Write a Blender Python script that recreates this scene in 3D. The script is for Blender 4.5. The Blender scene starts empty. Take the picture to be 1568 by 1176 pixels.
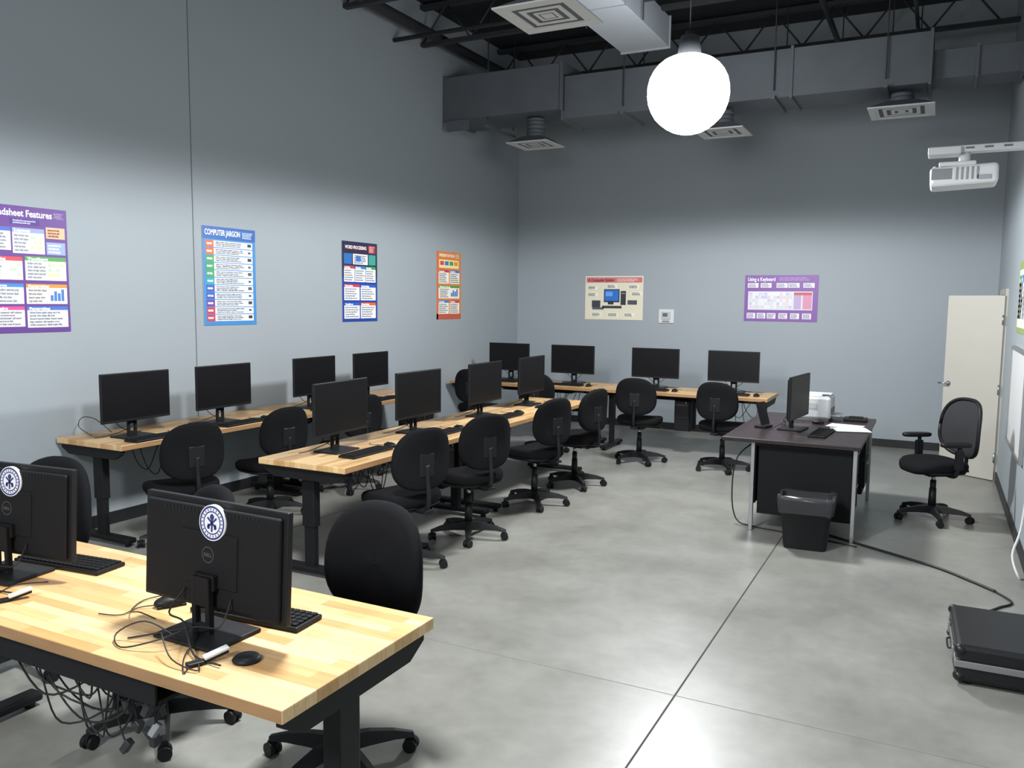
import bpy, bmesh, math, random
from mathutils import Vector, Matrix, Euler
random.seed(4)
scene = bpy.context.scene
PI = math.pi
scene.view_settings.view_transform = 'Standard'

# ------------------------------------------------------------------ materials
def lin(h):
    h = h.lstrip('#')
    out = []
    for i in (0, 2, 4):
        c = int(h[i:i+2], 16) / 255
        out.append(c / 12.92 if c <= 0.04045 else ((c + 0.055) / 1.055) ** 2.4)
    return tuple(out) + (1,)
def new_mat(name):
    m = bpy.data.materials.new(name); m.use_nodes = True
    nt = m.node_tree
    return m, nt, nt.nodes['Principled BSDF']
def simple(name, col, rough=0.5, metal=0.0, noise=0.0, nscale=30, bump=0.0, spec=0.5):
    m, nt, b = new_mat(name)
    b.inputs['Base Color'].default_value = col if len(col) == 4 else tuple(col) + (1,)
    b.inputs['Roughness'].default_value = rough
    b.inputs['Metallic'].default_value = metal
    b.inputs['Specular IOR Level'].default_value = spec
    if noise or bump:
        tc = nt.nodes.new('ShaderNodeTexCoord'); n = nt.nodes.new('ShaderNodeTexNoise')
        n.inputs['Scale'].default_value = nscale; n.inputs['Detail'].default_value = 4
        nt.links.new(tc.outputs['Object'], n.inputs['Vector'])
        if noise:
            r = nt.nodes.new('ShaderNodeMapRange')
            r.inputs['To Min'].default_value = 1 - noise; r.inputs['To Max'].default_value = 1 + noise
            nt.links.new(n.outputs['Fac'], r.inputs['Value'])
            mx = nt.nodes.new('ShaderNodeVectorMath'); mx.operation = 'SCALE'
            mx.inputs[0].default_value = tuple(col[:3])
            nt.links.new(r.outputs[0], mx.inputs['Scale'])
            nt.links.new(mx.outputs[0], b.inputs['Base Color'])
        if bump:
            bp = nt.nodes.new('ShaderNodeBump'); bp.inputs['Strength'].default_value = bump
            bp.inputs['Distance'].default_value = 0.002
            nt.links.new(n.outputs['Fac'], bp.inputs['Height']); nt.links.new(bp.outputs[0], b.inputs['Normal'])
    return m
_hex = {}
def hx(h, rough=0.45):
    k = (h, rough)
    if k not in _hex:
        _hex[k] = simple('paint_' + h, lin(h), rough)
    return _hex[k]

FABRIC = simple('black_fabric', (0.008, 0.008, 0.009), 0.9, noise=0.3, nscale=300, bump=0.4, spec=0.10)
PLAST = simple('black_plastic', (0.008, 0.008, 0.009), 0.5, spec=.28)
PLAST2 = simple('dark_plastic_matte', (0.008, 0.008, 0.009), 0.7, noise=.15, nscale=200, spec=.20)
SCREEN = simple('monitor_screen', (0.004, 0.004, 0.005), 0.4, spec=.22)
STEELBLK = simple('black_powdercoat', (0.008, 0.008, 0.009), 0.55, bump=.1, nscale=400, spec=.22)
CHROME = simple('brushed_steel', (0.45, 0.45, 0.46), 0.35, 1.0)
GALV = simple('galvanised_duct', (0.12, 0.133, 0.147), 0.65, 0.1, noise=0.15, nscale=4)
DUCTLT = simple('painted_duct', (0.40, 0.43, 0.46), 0.6, 0.0, noise=0.05, nscale=4)
DECK = simple('roof_deck_dark', (0.012, 0.013, 0.016), 0.85, noise=.3, nscale=3)
JOIST = simple('joist_grey', (0.03, 0.033, 0.038), 0.7)
WHITE = simple('white_plastic', (0.66, 0.66, 0.65), 0.4)
PRINTW = simple('printer_grey', (0.50, 0.51, 0.52), 0.45)
VENT = simple('white_vent', (0.62, 0.62, 0.60), 0.5)
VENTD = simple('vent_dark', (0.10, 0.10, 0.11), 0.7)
PAPER = simple('white_paper', (0.85, 0.85, 0.85), 0.8)
CASEBLK = simple('case_leatherette', (0.010, 0.010, 0.011), 0.38, bump=.5, nscale=150, spec=.35)
DOORM = simple('door_cream', (0.46, 0.44, 0.385), 0.5, noise=.03, nscale=5)
BASEB = simple('baseboard_vinyl', (0.010, 0.010, 0.011), 0.5)
CABLE = simple('cable_black', (0.012, 0.012, 0.012), 0.5)
CABLEW = simple('cable_white', (0.6, 0.6, 0.58), 0.5)
BIN = simple('bin_plastic', (0.009, 0.009, 0.010), 0.5, spec=.3)
NAVY = simple('sticker_navy', (0.03, 0.035, 0.16), 0.5)
STW = simple('sticker_white', (0.8, 0.8, 0.84), 0.5)
LOGO = simple('logo_grey', (0.09, 0.09, 0.095), 0.4)
JOINT = simple('floor_joint_dark', (0.045, 0.045, 0.042), 0.9)
JOINT2 = simple('floor_joint_faint', (0.19, 0.19, 0.172), 0.8)

def mesh_back():
    m, nt, b = new_mat('chair_mesh_weave')
    b.inputs['Base Color'].default_value = (0.02, 0.02, 0.022, 1)
    b.inputs['Roughness'].default_value = 0.8
    tc = nt.nodes.new('ShaderNodeTexCoord'); ck = nt.nodes.new('ShaderNodeTexVoronoi')
    ck.inputs['Scale'].default_value = 160
    nt.links.new(tc.outputs['Object'], ck.inputs['Vector'])
    r = nt.nodes.new('ShaderNodeMapRange'); r.inputs['From Min'].default_value = .15; r.inputs['From Max'].default_value = .3
    r.inputs['To Min'].default_value = .6; r.inputs['To Max'].default_value = 1.0
    nt.links.new(ck.outputs['Distance'], r.inputs['Value'])
    nt.links.new(r.outputs[0], b.inputs['Alpha'])
    return m
MESHB = mesh_back()

def liner():
    m, nt, b = new_mat('bag_liner')
    b.inputs['Base Color'].default_value = (0.16, 0.16, 0.17, 1)
    b.inputs['Roughness'].default_value = 0.22
    b.inputs['Alpha'].default_value = 0.22
    return m
LINER = liner()

def wood():
    m, nt, b = new_mat('butcher_block')
    tc = nt.nodes.new('ShaderNodeTexCoord')
    br = nt.nodes.new('ShaderNodeTexBrick')
    br.offset = 0.37; br.offset_frequency = 2; br.squash = 1
    br.inputs['Scale'].default_value = 1
    br.inputs['Brick Width'].default_value = 0.34
    br.inputs['Row Height'].default_value = 0.045
    br.inputs['Mortar Size'].default_value = 0.0006
    br.inputs['Mortar Smooth'].default_value = 0.3
    br.inputs['Color1'].default_value = (0.52, 0.285, 0.105, 1)
    br.inputs['Color2'].default_value = (0.76, 0.53, 0.27, 1)
    br.inputs['Mortar'].default_value = (0.36, 0.20, 0.09, 1)
    nt.links.new(tc.outputs['Object'], br.inputs['Vector'])
    mp = nt.nodes.new('ShaderNodeMapping'); mp.inputs['Scale'].default_value = (3, 45, 20)
    nt.links.new(tc.outputs['Object'], mp.inputs['Vector'])
    n = nt.nodes.new('ShaderNodeTexNoise'); n.inputs['Scale'].default_value = 1.5; n.inputs['Detail'].default_value = 6
    nt.links.new(mp.outputs[0], n.inputs['Vector'])
    r = nt.nodes.new('ShaderNodeMapRange'); r.inputs['To Min'].default_value = 0.68; r.inputs['To Max'].default_value = 1.18
    nt.links.new(n.outputs['Fac'], r.inputs['Value'])
    mx = nt.nodes.new('ShaderNodeVectorMath'); mx.operation = 'SCALE'
    nt.links.new(br.outputs['Color'], mx.inputs[0]); nt.links.new(r.outputs[0], mx.inputs['Scale'])
    nt.links.new(mx.outputs[0], b.inputs['Base Color'])
    b.inputs['Roughness'].default_value = 0.38
    return m
WOOD = wood()

def mahog():
    m, nt, b = new_mat('mahogany_laminate')
    tc = nt.nodes.new('ShaderNodeTexCoord')
    mp = nt.nodes.new('ShaderNodeMapping'); mp.inputs['Scale'].default_value = (30, 2, 30)
    nt.links.new(tc.outputs['Object'], mp.inputs['Vector'])
    n = nt.nodes.new('ShaderNodeTexNoise'); n.inputs['Scale'].default_value = 2; n.inputs['Detail'].default_value = 5
    nt.links.new(mp.outputs[0], n.inputs['Vector'])
    cr = nt.nodes.new('ShaderNodeValToRGB')
    cr.color_ramp.elements[0].position = .3; cr.color_ramp.elements[0].color = (0.012, 0.007, 0.007, 1)
    cr.color_ramp.elements[1].position = .7; cr.color_ramp.elements[1].color = (0.030, 0.017, 0.016, 1)
    nt.links.new(n.outputs['Fac'], cr.inputs[0]); nt.links.new(cr.outputs[0], b.inputs['Base Color'])
    b.inputs['Roughness'].default_value = 0.4; b.inputs['Specular IOR Level'].default_value = .4
    return m
MAHOG = mahog()

def wallmat(name, col):
    m, nt, b = new_mat(name)
    tc = nt.nodes.new('ShaderNodeTexCoord')
    n = nt.nodes.new('ShaderNodeTexNoise'); n.inputs['Scale'].default_value = 0.8; n.inputs['Detail'].default_value = 3
    nt.links.new(tc.outputs['Object'], n.inputs['Vector'])
    r = nt.nodes.new('ShaderNodeMapRange'); r.inputs['To Min'].default_value = .96; r.inputs['To Max'].default_value = 1.04
    nt.links.new(n.outputs['Fac'], r.inputs['Value'])
    mx = nt.nodes.new('ShaderNodeVectorMath'); mx.operation = 'SCALE'; mx.inputs[0].default_value = col
    nt.links.new(r.outputs[0], mx.inputs['Scale']); nt.links.new(mx.outputs[0], b.inputs['Base Color'])
    n2 = nt.nodes.new('ShaderNodeTexNoise'); n2.inputs['Scale'].default_value = 250
    nt.links.new(tc.outputs['Object'], n2.inputs['Vector'])
    bp = nt.nodes.new('ShaderNodeBump'); bp.inputs['Strength'].default_value = .15; bp.inputs['Distance'].default_value = .002
    nt.links.new(n2.outputs['Fac'], bp.inputs['Height']); nt.links.new(bp.outputs[0], b.inputs['Normal'])
    b.inputs['Roughness'].default_value = 0.6
    return m
WALL = wallmat('wall_paint_grey', (0.325, 0.362, 0.385))

def concrete():
    m, nt, b = new_mat('polished_concrete')
    L = nt.links.new
    tc = nt.nodes.new('ShaderNodeTexCoord')
    n = nt.nodes.new('ShaderNodeTexNoise'); n.inputs['Scale'].default_value = 1.5; n.inputs['Detail'].default_value = 8; n.inputs['Roughness'].default_value = .62
    L(tc.outputs['Object'], n.inputs['Vector'])
    cr = nt.nodes.new('ShaderNodeValToRGB')
    e = cr.color_ramp.elements
    e[0].position = .30; e[0].color = (0.20, 0.197, 0.172, 1)
    e[1].position = .70; e[1].color = (0.305, 0.302, 0.270, 1)
    L(n.outputs['Fac'], cr.inputs[0])
    n3 = nt.nodes.new('ShaderNodeTexNoise'); n3.inputs['Scale'].default_value = 14; n3.inputs['Detail'].default_value = 6
    L(tc.outputs['Object'], n3.inputs['Vector'])
    r3 = nt.nodes.new('ShaderNodeMapRange'); r3.inputs['To Min'].default_value = .86; r3.inputs['To Max'].default_value = 1.12
    L(n3.outputs['Fac'], r3.inputs['Value'])
    sc = nt.nodes.new('ShaderNodeVectorMath'); sc.operation = 'SCALE'
    L(cr.outputs[0], sc.inputs[0]); L(r3.outputs[0], sc.inputs['Scale'])
    L(sc.outputs[0], b.inputs['Base Color'])
    r = nt.nodes.new('ShaderNodeMapRange'); r.inputs['To Min'].default_value = .27; r.inputs['To Max'].default_value = .42
    L(n.outputs['Fac'], r.inputs['Value']); L(r.outputs[0], b.inputs['Roughness'])
    return m
FLOORM = concrete()

def emis(name, col, s):
    m, nt, b = new_mat(name)
    b.inputs['Base Color'].default_value = (1, 1, 1, 1)
    b.inputs['Emission Color'].default_value = col
    b.inputs['Emission Strength'].default_value = s
    return m
GLOW = emis('lamp_glare_glow', (0.93, 0.96, 1, 1), 16)  # lamp bowl emission; the bowl's size takes in the glare

# ------------------------------------------------------------------ builder
class MB:
    def __init__(s):
        s.v = []; s.f = []; s.m = []; s.s = []; s.mats = []
    def mi(s, mat):
        if mat not in s.mats: s.mats.append(mat)
        return s.mats.index(mat)
    def geo(s, vs, fs, mat, smooth=False, M=None):
        o = len(s.v); k = s.mi(mat)
        for p in vs:
            p = Vector(p)
            if M is not None: p = M @ p
            s.v.append(tuple(p))
        for i, f in enumerate(fs):
            s.f.append(tuple(o + j for j in f)); s.m.append(k)
            s.s.append(smooth[i] if isinstance(smooth, list) else smooth)
    def box(s, c, d, mat, bev=0, rot=None, seg=2, M=None):
        T = Matrix.Translation(Vector(c))
        if rot is not None: T = T @ Euler(rot).to_matrix().to_4x4()
        if M is not None: T = M @ T
        x, y, z = d[0] / 2, d[1] / 2, d[2] / 2
        if not bev:
            vs = [(-x, -y, -z), (x, -y, -z), (x, y, -z), (-x, y, -z), (-x, -y, z), (x, -y, z), (x, y, z), (-x, y, z)]
            fs = [(0, 3, 2, 1), (4, 5, 6, 7), (0, 1, 5, 4), (1, 2, 6, 5), (2, 3, 7, 6), (3, 0, 4, 7)]
            s.geo(vs, fs, mat, False, T); return
        bm = bmesh.new(); bmesh.ops.create_cube(bm, size=1)
        for v in bm.verts: v.co = Vector((v.co.x * d[0], v.co.y * d[1], v.co.z * d[2]))
        bmesh.ops.bevel(bm, geom=list(bm.edges), offset=min(bev, min(d) * .49), segments=seg, profile=.5, affect='EDGES')
        bm.verts.index_update()
        s.geo([v.co.copy() for v in bm.verts], [[v.index for v in f.verts] for f in bm.faces], mat, False, T)
        bm.free()
    def cyl(s, p0, p1, r0, mat, r1=None, seg=18, cap=True, M=None):
        r1 = r0 if r1 is None else r1
        p0 = Vector(p0); p1 = Vector(p1); ax = (p1 - p0).normalized()
        up = Vector((0, 0, 1)) if abs(ax.z) < .95 else Vector((1, 0, 0))
        a = ax.cross(up).normalized(); b = ax.cross(a)
        vs = []; fs = []; sm = []
        for p, r in ((p0, r0), (p1, r1)):
            for i in range(seg):
                t = 2 * PI * i / seg
                vs.append(p + a * math.cos(t) * r + b * math.sin(t) * r)
        for i in range(seg):
            j = (i + 1) % seg
            fs.append((i, j, seg + j, seg + i)); sm.append(True)
        if cap:
            fs.append(tuple(range(seg))[::-1]); sm.append(False)
            fs.append(tuple(range(seg, 2 * seg))); sm.append(False)
        s.geo(vs, fs, mat, sm, M)
    def lathe(s, c, prof, mat, seg=28, M=None):
        vs = []; fs = []
        for r, z in prof:
            for i in range(seg):
                t = 2 * PI * i / seg
                vs.append((c[0] + math.cos(t) * r, c[1] + math.sin(t) * r, c[2] + z))
        for k in range(len(prof) - 1):
            for i in range(seg):
                j = (i + 1) % seg
                fs.append((k * seg + i, k * seg + j, (k + 1) * seg + j, (k + 1) * seg + i))
        s.geo(vs, fs, mat, True, M)
    def tube(s, pts, r, mat, seg=8, sub=5, M=None):
        P = [Vector(p) for p in pts]
        if sub > 1 and len(P) > 2:
            Q = []
            for i in range(len(P) - 1):
                p0 = P[max(i - 1, 0)]; p1 = P[i]; p2 = P[i + 1]; p3 = P[min(i + 2, len(P) - 1)]
                for k in range(sub):
                    t = k / sub
                    Q.append(.5 * ((2 * p1) + (p2 - p0) * t + (2 * p0 - 5 * p1 + 4 * p2 - p3) * t * t + (3 * p1 - p0 - 3 * p2 + p3) * t ** 3))
            Q.append(P[-1]); P = Q
        vs = []; fs = []; prev = None
        for i, p in enumerate(P):
            tg = (P[min(i + 1, len(P) - 1)] - P[max(i - 1, 0)])
            if tg.length < 1e-7: tg = Vector((0, 0, 1))
            tg.normalize()
            if prev is None:
                up = Vector((0, 0, 1)) if abs(tg.z) < .9 else Vector((1, 0, 0))
                a = tg.cross(up).normalized()
            else:
                a = prev - tg * prev.dot(tg)
                a = a.normalized() if a.length > 1e-6 else tg.orthogonal().normalized()
            prev = a; b = tg.cross(a)
            for k in range(seg):
                t = 2 * PI * k / seg
                vs.append(p + a * math.cos(t) * r + b * math.sin(t) * r)
        n = len(P)
        for i in range(n - 1):
            for k in range(seg):
                j = (k + 1) % seg
                fs.append((i * seg + k, i * seg + j, (i + 1) * seg + j, (i + 1) * seg + k))
        fs.append(tuple(range(seg))[::-1]); fs.append(tuple(range((n - 1) * seg, n * seg)))
        s.geo(vs, fs, mat, True, M)
    def pad(s, w, d, th, mat, e=3.2, n=40, fn=None, M=None, taper=0.0):
        """cushion: superellipse outline in XY, thickness along Z"""
        layers = [(-th / 2, .0), (-th / 2, .6), (-th / 2, .90), (-th * .38, .97), (-th * .1, 1.0), (th * .2, .995), (th * .40, .95), (th * .5, .86), (th * .53, .5), (th * .52, .0)]
        vs = []; fs = []
        for z, k in layers:
            k = max(k, .01)
            for i in range(n):
                t = 2 * PI * i / n; c = math.cos(t); q = math.sin(t)
                x = w / 2 * math.copysign(abs(c) ** (2 / e), c) * k
                y = d / 2 * math.copysign(abs(q) ** (2 / e), q) * k
                x *= 1 + taper * (y / (d / 2))
                p = Vector((x, y, z))
                if fn: p = fn(p)
                vs.append(p)
        for l in range(len(layers) - 1):
            for i in range(n):
                j = (i + 1) % n
                fs.append((l * n + i, l * n + j, (l + 1) * n + j, (l + 1) * n + i))
        s.geo(vs, fs, mat, True, M)
    def sphere(s, c, r, mat, seg=20, rings=12, M=None):
        vs = []; fs = []
        for k in range(rings + 1):
            ph = PI * k / rings
            for i in range(seg):
                t = 2 * PI * i / seg
                vs.append((c[0] + r[0] * math.sin(ph) * math.cos(t), c[1] + r[1] * math.sin(ph) * math.sin(t), c[2] + r[2] * math.cos(ph)))
        for k in range(rings):
            for i in range(seg):
                j = (i + 1) % seg
                fs.append((k * seg + i, (k + 1) * seg + i, (k + 1) * seg + j, k * seg + j))
        s.geo(vs, fs, mat, True, M)
    def text(s, body, size, mat, M, offset=0.0, align='LEFT', width=None):
        cu = bpy.data.curves.new('t', 'FONT'); cu.body = body; cu.size = size; cu.align_x = align; cu.offset = offset
        cu.resolution_u = 3
        ob = bpy.data.objects.new('t', cu); scene.collection.objects.link(ob)
        bpy.context.view_layer.update()
        dg = bpy.context.evaluated_depsgraph_get()
        me = bpy.data.meshes.new_from_object(ob.evaluated_get(dg))
        vs = [v.co.copy() for v in me.vertices]
        if width and vs:
            x0 = min(v.x for v in vs); x1 = max(v.x for v in vs)
            k = width / max(x1 - x0, 1e-6)
            for v in vs: v.x = (v.x - x0) * k
        s.geo(vs, [list(p.vertices) for p in me.polygons], mat, False, M)
        bpy.data.objects.remove(ob); bpy.data.curves.remove(cu); bpy.data.meshes.remove(me)
    def mesh(s, name):
        me = bpy.data.meshes.new(name)
        me.from_pydata(s.v, [], s.f)
        for m in s.mats: me.materials.append(m)
        me.polygons.foreach_set('material_index', s.m)
        me.polygons.foreach_set('use_smooth', s.s)
        me.validate(); me.update()
        return me
    def obj(s, name, loc=(0, 0, 0), rz=0):
        return place(s.mesh(name), name, loc, rz)
def place(me, name, loc, rz=0.0):
    o = bpy.data.objects.new(name, me); scene.collection.objects.link(o)
    o.location = loc; o.rotation_euler = (0, 0, math.radians(rz))
    return o
def adopt(child, parent):
    pm = Matrix.Translation(parent.location) @ parent.rotation_euler.to_matrix().to_4x4()
    child.parent = parent; child.matrix_parent_inverse = pm.inverted()

# ------------------------------------------------------------------ room
XL, XR, YB, YF, H = -5.85, 0.63, 11.6, -3.0, 5.45
def slab(name, lo, hi, mat):
    b = MB(); c = [(lo[i] + hi[i]) / 2 for i in range(3)]
    b.box((0, 0, 0), [hi[i] - lo[i] for i in range(3)], mat)
    return b.obj(name, c)
fm = MB(); fm.geo([(XL - .2, YF - .2, 0), (XR + .2, YF - .2, 0), (XR + .2, YB + .2, 0), (XL - .2, YB + .2, 0),
                   (XL - .2, YF - .2, -.1), (XR + .2, YF - .2, -.1), (XR + .2, YB + .2, -.1), (XL - .2, YB + .2, -.1)],
                  [(0, 1, 2, 3), (4, 7, 6, 5), (0, 4, 5, 1), (1, 5, 6, 2), (2, 6, 7, 3), (3, 7, 4, 0)], FLOORM)
def strip(x0, x1, y0, y1, mat):
    z = .0006
    fm.geo([(x0, y0, z), (x1, y0, z), (x1, y1, z), (x0, y1, z)], [(0, 1, 2, 3)], mat)
strip(-1.0, -.991, YF, YB, JOINT); strip(-4.505, -4.497, YF, YB, JOINT)
for y in (3.64, 7.9, -.6): strip(XL, -1.0, y, y + .004, JOINT2); strip(-.991, XR, y, y + .004, JOINT2)
fm.obj('floor')
slab('wall_left', (XL - .15, YF, 0), (XL, YB, H), WALL)
slab('wall_back', (XL - .15, YB, 0), (XR + .15, YB + .15, H), WALL)
slab('wall_right', (XR, YF, 0), (XR + .15, YB, H), WALL)
slab('wall_front', (XL - .15, YF - .15, 0), (XR + .15, YF, H), WALL)
slab('ceiling', (XL - .15, YF - .15, H), (XR + .15, YB + .15, H + .1), DECK)
slab('baseboard_left', (XL, YF, 0), (XL + .012, YB, .10), BASEB)
slab('baseboard_back', (XL + .012, YB - .012, 0), (XR - .012, YB, .10), BASEB)
slab('baseboard_right', (XR - .012, YF, 0), (XR, YB - .012, .10), BASEB)
slab('trim_1', (XL, 5.263, .1), (XL + .003, 5.270, H), simple('joint_grey', (.13, .145, .155), .7))

# ceiling structure
jb = MB()
for y in (1.0, 2.6, 4.2, 5.8, 7.4, 8.9, 10.9):
    jb.box(((XL + XR) / 2, y, H - .06), (XR - XL, .10, .05), JOIST)
    jb.box(((XL + XR) / 2, y, H - .50), (XR - XL, .07, .045), JOIST)
    x = XL; k = 0
    while x < XR - .35:
        z0, z1 = (H - .5, H - .06) if k % 2 == 0 else (H - .06, H - .5)
        jb.cyl((x, y, z0), (x + .35, y, z1), .012, JOIST, seg=6); x += .35; k += 1
jb.obj('ceiling_joists')
pb = MB()
pb.cyl((XL + .25, YF, 5.0), (XL + .25, YB, 5.0), .06, JOIST)
pb.cyl((-1.2, YF, 4.85), (-1.2, YB, 4.85), .03, JOIST)
pb.cyl((-.35, YF, 4.72), (-.35, YB, 4.72), .02, JOIST)
pb.cyl((XL, 8.3, 4.85), (XR, 8.3, 4.85), .025, JOIST)
for y in (2, 5, 8, 11): 
    pb.cyl((-1.2, y, 4.85), (-1.2, y, H), .008, JOIST, seg=6)
    pb.cyl((-.35, y, 4.72), (-.35, y, H), .008, JOIST, seg=6)
pb.obj('ceiling_pipes')

def duct(db, x0, x1, y0, y1, z0, z1, mat, fl='x', n=1, fw=.02):
    db.box(((x0 + x1) / 2, (y0 + y1) / 2, (z0 + z1) / 2), (x1 - x0, y1 - y0, z1 - z0), mat, .004, seg=1)
    for i in range(n + 1):
        if fl == 'x':
            x = x0 + (x1 - x0) * i / n
            db.box((min(max(x, XL + .03), XR - .03), (y0 + y1) / 2, (z0 + z1) / 2), (.03, y1 - y0 + 2 * fw, z1 - z0 + 2 * fw), mat)
        else:
            y = y0 + (y1 - y0) * i / n
            db.box(((x0 + x1) / 2, y, (z0 + z1) / 2), (x1 - x0 + 2 * fw, .03, z1 - z0 + 2 * fw), mat)
db = MB()
duct(db, XL + .01, -4.18, 9.4, 10.15, 4.14, 4.68, GALV, n=1)
duct(db, -4.18, -.2, 9.45, 10.1, 4.03, 4.53, GALV, n=3)
duct(db, -.2, XR - .01, 9.55, 10.0, 4.08, 4.36, GALV, n=2)
db.box((-5.6, 9.35, 4.05), (.3, .06, .12), GALV)
for x in (-5.2, -3.4, -1.7, -.6):
    for y in (9.42, 10.13):
        db.cyl((x, y, 4.1), (x, y, H), .008, JOIST, seg=6)
    db.box((x, 9.77, 4.02), (.04, .8, .03), GALV)
main_duct = db.obj('air_duct')
db = MB()
duct(db, -3.35, -2.8, -1.0, 9.2, 4.63, 4.95, DUCTLT, fl='y', n=7, fw=.012)
for y in (0, 2.4, 5.2, 8.2):
    db.cyl((-3.38, y, 4.62), (-3.38, y, H), .008, JOIST, seg=6); db.cyl((-2.77, y, 4.62), (-2.77, y, H), .008, JOIST, seg=6)
db.tube([(-2.5, 5.38, 4.27), (-2.5, 5.38, 4.5), (-2.6, 5.38, 4.72), (-2.8, 5.38, 4.78)], .11, GALV, seg=16)
branch = db.obj('branch_duct')

def diffuser(x, y, z, sz, top):
    b = MB()
    t = .012
    def frame(s, w, zz, mat):
        for sx in (-1, 1):
            b.box((sx * (s - w) / 2, 0, zz), (w, s, t), mat)
            b.box((0, sx * (s - w) / 2, zz), (s - 2 * w, w, t), mat)
    frame(sz, .06, 0, VENT)
    s = sz - .12; zz = .004; i = 0
    while s > .12:
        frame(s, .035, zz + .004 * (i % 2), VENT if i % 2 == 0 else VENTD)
        s -= .075; i += 1
    b.box((0, 0, .004), (s + .02, s + .02, t), VENT)
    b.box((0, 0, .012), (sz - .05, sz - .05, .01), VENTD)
    q = sz / 2 - .03; r = .11
    vs = []; 
    for (hh, zz) in ((q, .02), (r + .03, .09)):
        vs += [(-hh, -hh, zz), (hh, -hh, zz), (hh, hh, zz), (-hh, hh, zz)]
    b.geo(vs, [(0, 1, 5, 4), (1, 2, 6, 5), (2, 3, 7, 6), (3, 0, 4, 7), (4, 5, 6, 7)], GALV)
    zz = .09
    while zz < top - z - .001:
        z2 = min(zz + .05, top - z)
        b.cyl((0, 0, zz), (0, 0, z2), r + (.006 if int(zz * 20) % 2 else 0), GALV); zz = z2
    return b.obj('air_diffuser', (x, y, z))
diffuser(-4.67, 9.72, 3.80, .56, 4.12)
diffuser(-.45, 9.70, 3.82, .62, 4.00)
diffuser(-2.3, 9.72, 3.76, .56, 4.00)
diffuser(-2.5, 5.38, 3.78, .58, 4.25)

# lamps : high-bay, glowing bowl enlarged to give the lamp's glare a shape
LAMPS = [(-2.08, 7.44, 3.68), (-2.08, 2.6, 3.68), (-2.08, -1.2, 3.68)]
lb = MB()
lb.lathe((0, 0, 0), [(.001, -.36), (.07, -.357), (.13, -.34), (.19, -.308), (.24, -.27), (.29, -.22), (.325, -.16), (.35, -.09), (.36, -.02), (.357, .05), (.34, .12), (.31, .18), (.27, .23), (.22, .27), (.16, .298), (.10, .315)], GLOW, 48)
lb.cyl((0, 0, .30), (0, 0, .48), .11, JOIST, .08)
lb.cyl((0, 0, .47), (0, 0, .52), .04, JOIST)
lb.cyl((0, 0, .5), (0, 0, H - 3.68 - .0), .005, JOIST, seg=8)
lme = lb.mesh('high_bay_lamp')
for p, en in zip(LAMPS, (520, 520, 400)):
    L_ = place(lme, 'high_bay_lamp', p)
    ld = bpy.data.lights.new('lamp_light', 'SPOT'); ld.spot_size = math.radians(180); ld.spot_blend = .16
    ld.energy = en; ld.shadow_soft_size = .20
    ld.color = (0.95, 0.975, 1.0)
    lo = bpy.data.objects.new('lamp_light', ld); scene.collection.objects.link(lo); lo.location = (p[0], p[1], p[2] - .57)

# ------------------------------------------------------------------ posters
def poster(W, Hh):
    b = MB(); b.W = W; b.H = Hh; b.lay = 0
    b.box((0, -.001, 0), (W, .002, Hh), hx('e8e8e8'))
    return b
def rect(b, x, y, w, h, col, lay):
    x0 = -b.W / 2 + x * b.W; z0 = b.H / 2 - y * b.H
    yy = -.002 - .0007 * lay
    b.geo([(x0, yy, z0 - h * b.H), (x0 + w * b.W, yy, z0 - h * b.H), (x0 + w * b.W, yy, z0), (x0, yy, z0)], [(0, 1, 2, 3)], hx(col))
def ptext(b, s, x, y, size, col, lay=4, width=None):
    M = Matrix.Translation((-b.W / 2 + x * b.W, -.002 - .0007 * lay, b.H / 2 - y * b.H)) @ Euler((PI / 2, 0, 0)).to_matrix().to_4x4()
    b.text(s, size, hx(col), M, offset=.0016, width=(width * b.W if width else None))
WORDS = 'file menu toolbar select cell column formula insert page text font style print save click open data chart table format margin header memory drive screen network input output disk mouse keys enter shift number letter'.split()
def lines(b, x, y, w, h, n, col='6f7580', lay=4):
    """rows of real small print"""
    for i in range(n):
        rh = h / n
        s = ' '.join(random.choice(WORDS) for _ in range(3 if w < .25 else 5))
        ptext(b, s, x, y + rh * (i + .8), max(rh * b.H * .85, .008), col, lay, width=w * random.uniform(.7, 1))
def panel(b, x, y, w, h, hc, n=3, body='f2f3f5', kind=None):
    rect(b, x, y, w, h, body, 2)
    rect(b, x, y, w, h * .18, hc, 3)
    ptext(b, random.choice(['Toolbars', 'Formatting', 'Inserting', 'Editing', 'Formulas', 'Layout']), x + w * .05, y + h * .15, h * b.H * .14, 'ffffff', 5, width=w * .5)
    lines(b, x + w * .05, y + h * .22, w * (.45 if kind else .88), h * .72, n, '8d929b')
    if kind == 'grid':
        for i in range(4):
            for j in range(3):
                rect(b, x + w * (.55 + .1 * i), y + h * (.28 + .2 * j), w * .085, h * .15, random.choice(['c9d6ea', 'b9d9b0', 'f1d9a0', 'dfe3ea']), 4)
    if kind == 'bars':
        for i, v in enumerate((.3, .5, .4, .6)):
            rect(b, x + w * (.58 + .09 * i), y + h * (.85 - v), w * .07, h * v, '3f78c0', 4)

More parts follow.
